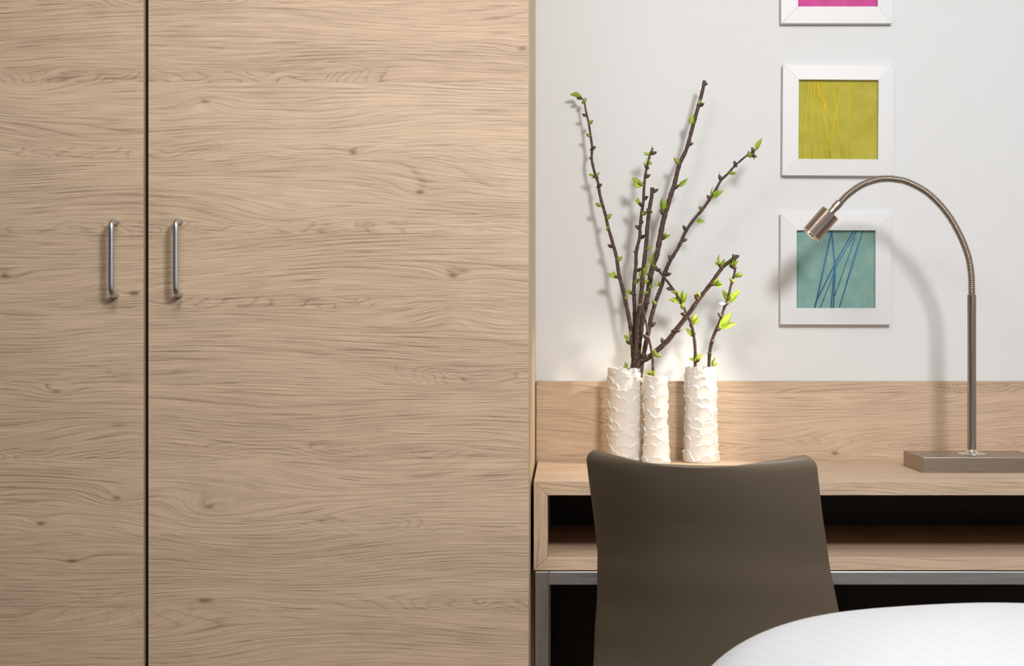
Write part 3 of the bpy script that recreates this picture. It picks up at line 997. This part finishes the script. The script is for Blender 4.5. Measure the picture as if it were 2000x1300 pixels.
def chair_shell():
    prof = [(0.0, .8324), (.016, .792), (.042, .733), (.068, .676), (.089, .618), (.108, .568), (.124, .518), (.137, .470), (.146, .425), (.158, .392), (.188, .376), (.24, .372), (.31, .374), (.38, .380), (.43, .380), (.465, .368), (.48, .350)]
    path = spline([(0, a, b) for a, b in prof], .006)
    hw_s = [(0, .189), (.10, .192), (.2, .197), (.28, .207), (.36, .219), (.45, .226), (.6, .220), (.85, .205), (2, .20)]
    cv_s = [(0, .053), (.1, .062), (.2, .073), (.3, .078), (.38, .076), (.44, .072), (.56, .030), (.6, .010), (2, .004)]

    def lut(tb_, s_):
        for (a, b), (c, d) in zip(tb_, tb_[1:]):
            if s_ <= c: return b + (d - b) * (s_ - a) / (c - a)
        return tb_[-1][1]
    s_ = 0
    rc = .018
    rows = []
    ss = [0]
    for i in range(1, len(path)): ss.append(ss[-1] + (path[i] - path[i - 1]).length)
    # extra rows in the rounded upper corners
    idx = []
    for tt in (0.0, .0012, .003, .0055, .009, .0135): idx.append(tt)
    idx += [v for v in ss if v > .018]
    tot = ss[-1]
    nu = 40
    for sv in idx:
        j = max(k for k in range(len(ss)) if ss[k] <= sv)
        j = min(j, len(path) - 2)
        t = (sv - ss[j]) / (ss[j + 1] - ss[j])
        p = path[j].lerp(path[j + 1], t)
        tg = (path[j + 1] - path[j]).normalized()
        nrm = Vector((0, -tg.z, tg.y))            # towards the sitter
        if nrm.y < 0 and sv < .3: nrm = -nrm
        if sv >= .3 and nrm.z < 0: nrm = -nrm
        hw = lut(hw_s, sv)
        for q in (sv, tot - sv):
            if q < rc: hw = hw - rc + math.sqrt(max(0, rc * rc - (rc - q) ** 2))
        cvv = lut(cv_s, sv)
        row = []
        for k in range(nu + 1):
            u = -1 + 2 * k / nu
            dip = -.0155 * (1 - abs(u) ** 2.0) * max(0, 1 - sv / .12)
            b = cvv * abs(u) ** 2.2
            nb = nrm if sv > .46 else Vector((0, 1, 0)).lerp(nrm, max(0, (sv - .38) / .08))
            row.append(Vector((u * hw, p.y + nb.y * b, p.z + nb.z * b * .15 + dip)))
        rows.append(row)
    v = [q for r_ in rows for q in r_]
    n = nu + 1
    f = [(i * n + k, i * n + k + 1, (i + 1) * n + k + 1, (i + 1) * n + k) for i in range(len(rows) - 1) for k in range(nu)]
    o = from_py('shell', v, f, M_CHAIR, chair, True, True)
    md = o.modifiers.new('thickness', 'SOLIDIFY')
    md.thickness = .0085
    md.offset = 0
    bv_ = o.modifiers.new('round_edge', 'BEVEL')
    bv_.width = .003
    bv_.segments = 3
    bv_.limit_method = 'ANGLE'
    bv_.angle_limit = R(50)
    return o


chair_shell()
# steel legs (below the picture)
for sx in (-1, 1):
    tube('leg', spline([(sx * .15, .20, .362), (sx * .175, .14, .34), (sx * .215, .05, .0)], .02), .009, M_STEELV, chair, 14, True)
    tube('leg', spline([(sx * .15, .39, .367), (sx * .175, .41, .34), (sx * .205, .46, .0)], .02), .009, M_STEELV, chair, 14, True)
tube('seat_rail', [Vector((-.15, .202, .357)), Vector((.15, .202, .357))], .008, M_STEEL, chair, 12, True)
tube('seat_rail', [Vector((-.15, .389, .362)), Vector((.15, .389, .362))], .008, M_STEEL, chair, 12, True)

# ------------------------------------------------------------------ bed and duvet
def cloth():
    t = NT('white_striped_linen')
    x, y, z = t.pos()
    # woven satin stripes run along the bed
    st = t.math('SINE', t.math('MULTIPLY', t.math('ADD', x, t.math('MULTIPLY', y, .25)), 2 * math.pi / .022))
    st = t.ramp(t.math('MULTIPLY_ADD', st, .5, .5), [(.42, 0.0), (.58, 1.0)])
    wv = t.noise(t.vec(t.math('MULTIPLY', x, 800), t.math('MULTIPLY', y, 800), t.math('MULTIPLY', z, 800)), 1, 2)
    c = t.mix(st, (.60, .613, .64), (.613, .626, .652))
    t.bump(wv, .08, .0008)
    return t.set(c, t.math('MULTIPLY_ADD', st, -.12, .72), **{'Specular IOR Level': .12})


M_CLOTH = cloth()
BX0, BX1, BY0, BY1 = .19, 1.75, -.05, 1.92
bed = thing('bed', ((BX0 + BX1) / 2, (BY0 + BY1) / 2, 0), 'bed under the white duvet in the lower right corner', 'bed')
box('mattress', BX0, BX1, BY0, BY1, .30, .53, M_CLOTH, bed, .03)
box('bed_base', BX0 + .01, BX1 - .01, BY0 + .01, BY1 - .01, .14, .30, M_OAKD, bed, .005)
for lx in (BX0 + .08, BX1 - .08):
    for ly_ in (BY0 + .08, BY1 - .08):
        box('leg', lx - .03, lx + .03, ly_ - .03, ly_ + .03, 0, .14, M_BLACK, bed, .003)


def duvet():
    """a plump folded duvet: a rounded cushion-like solid with soft folds"""
    cx, cy, cz = .915, .95, .53
    ax_, ay_, hz = .79, 1.0, .185
    nu, nv = 120, 110
    v, f = [], []

    def hgt(a, b):
        q = abs(a) ** 2.8 + abs(b) ** 8.0
        h = max(0.0, 1 - q) ** .35
        return h
    for s_ in (1, -1):
        for j in range(nv + 1):
            for i in range(nu + 1):
                a, b = -1 + 2 * i / nu, -1 + 2 * j / nv
                a = math.sin(a * math.pi / 2)
                b = math.sin(b * math.pi / 2)
                # square -> superellipse outline
                m = max(abs(a), abs(b))
                if m > 1e-6:
                    e = (abs(a / m) ** 2.8 + abs(b / m) ** 8.0)
                    k = 1.0
                    lo, hi = 0.0, 1.0
                    for _ in range(16):
                        md = (lo + hi) / 2
                        if abs(a / m * md) ** 2.8 + abs(b / m * md) ** 8.0 > 1: hi = md
                        else: lo = md
                    a, b = a / m * m * lo, b / m * m * lo
                h = hgt(a, b)
                x, y = cx + a * ax_, cy + b * ay_
                wr = .0035 * math.sin(x * 9 + y * 5) * math.sin(y * 7 - x * 3 + 1) + .0016 * math.sin(x * 23 - y * 17)
                z = cz + h * (hz - .085 * (x - .45)) + wr * h if s_ > 0 else cz + .0005 + .0 * h
                v.append((x, y, z))
    n = nu + 1
    o_ = (nv + 1) * n
    for j in range(nv):
        for i in range(nu):
            q = (j * n + i, j * n + i + 1, (j + 1) * n + i + 1, (j + 1) * n + i)
            f.append(q)
            f.append(tuple(o_ + t for t in q[::-1]))
    bm = bmesh.new()
    vs = [bm.verts.new(p) for p in v]
    for q in f:
        try: bm.faces.new([vs[k] for k in q])
        except ValueError: pass
    bmesh.ops.remove_doubles(bm, verts=bm.verts, dist=.0006)
    o = from_bm('duvet', bm, M_CLOTH, None, True)
    tag(o, 'plump white duvet in the lower right foreground, in front of the chair', 'duvet')
    return o


duvet()
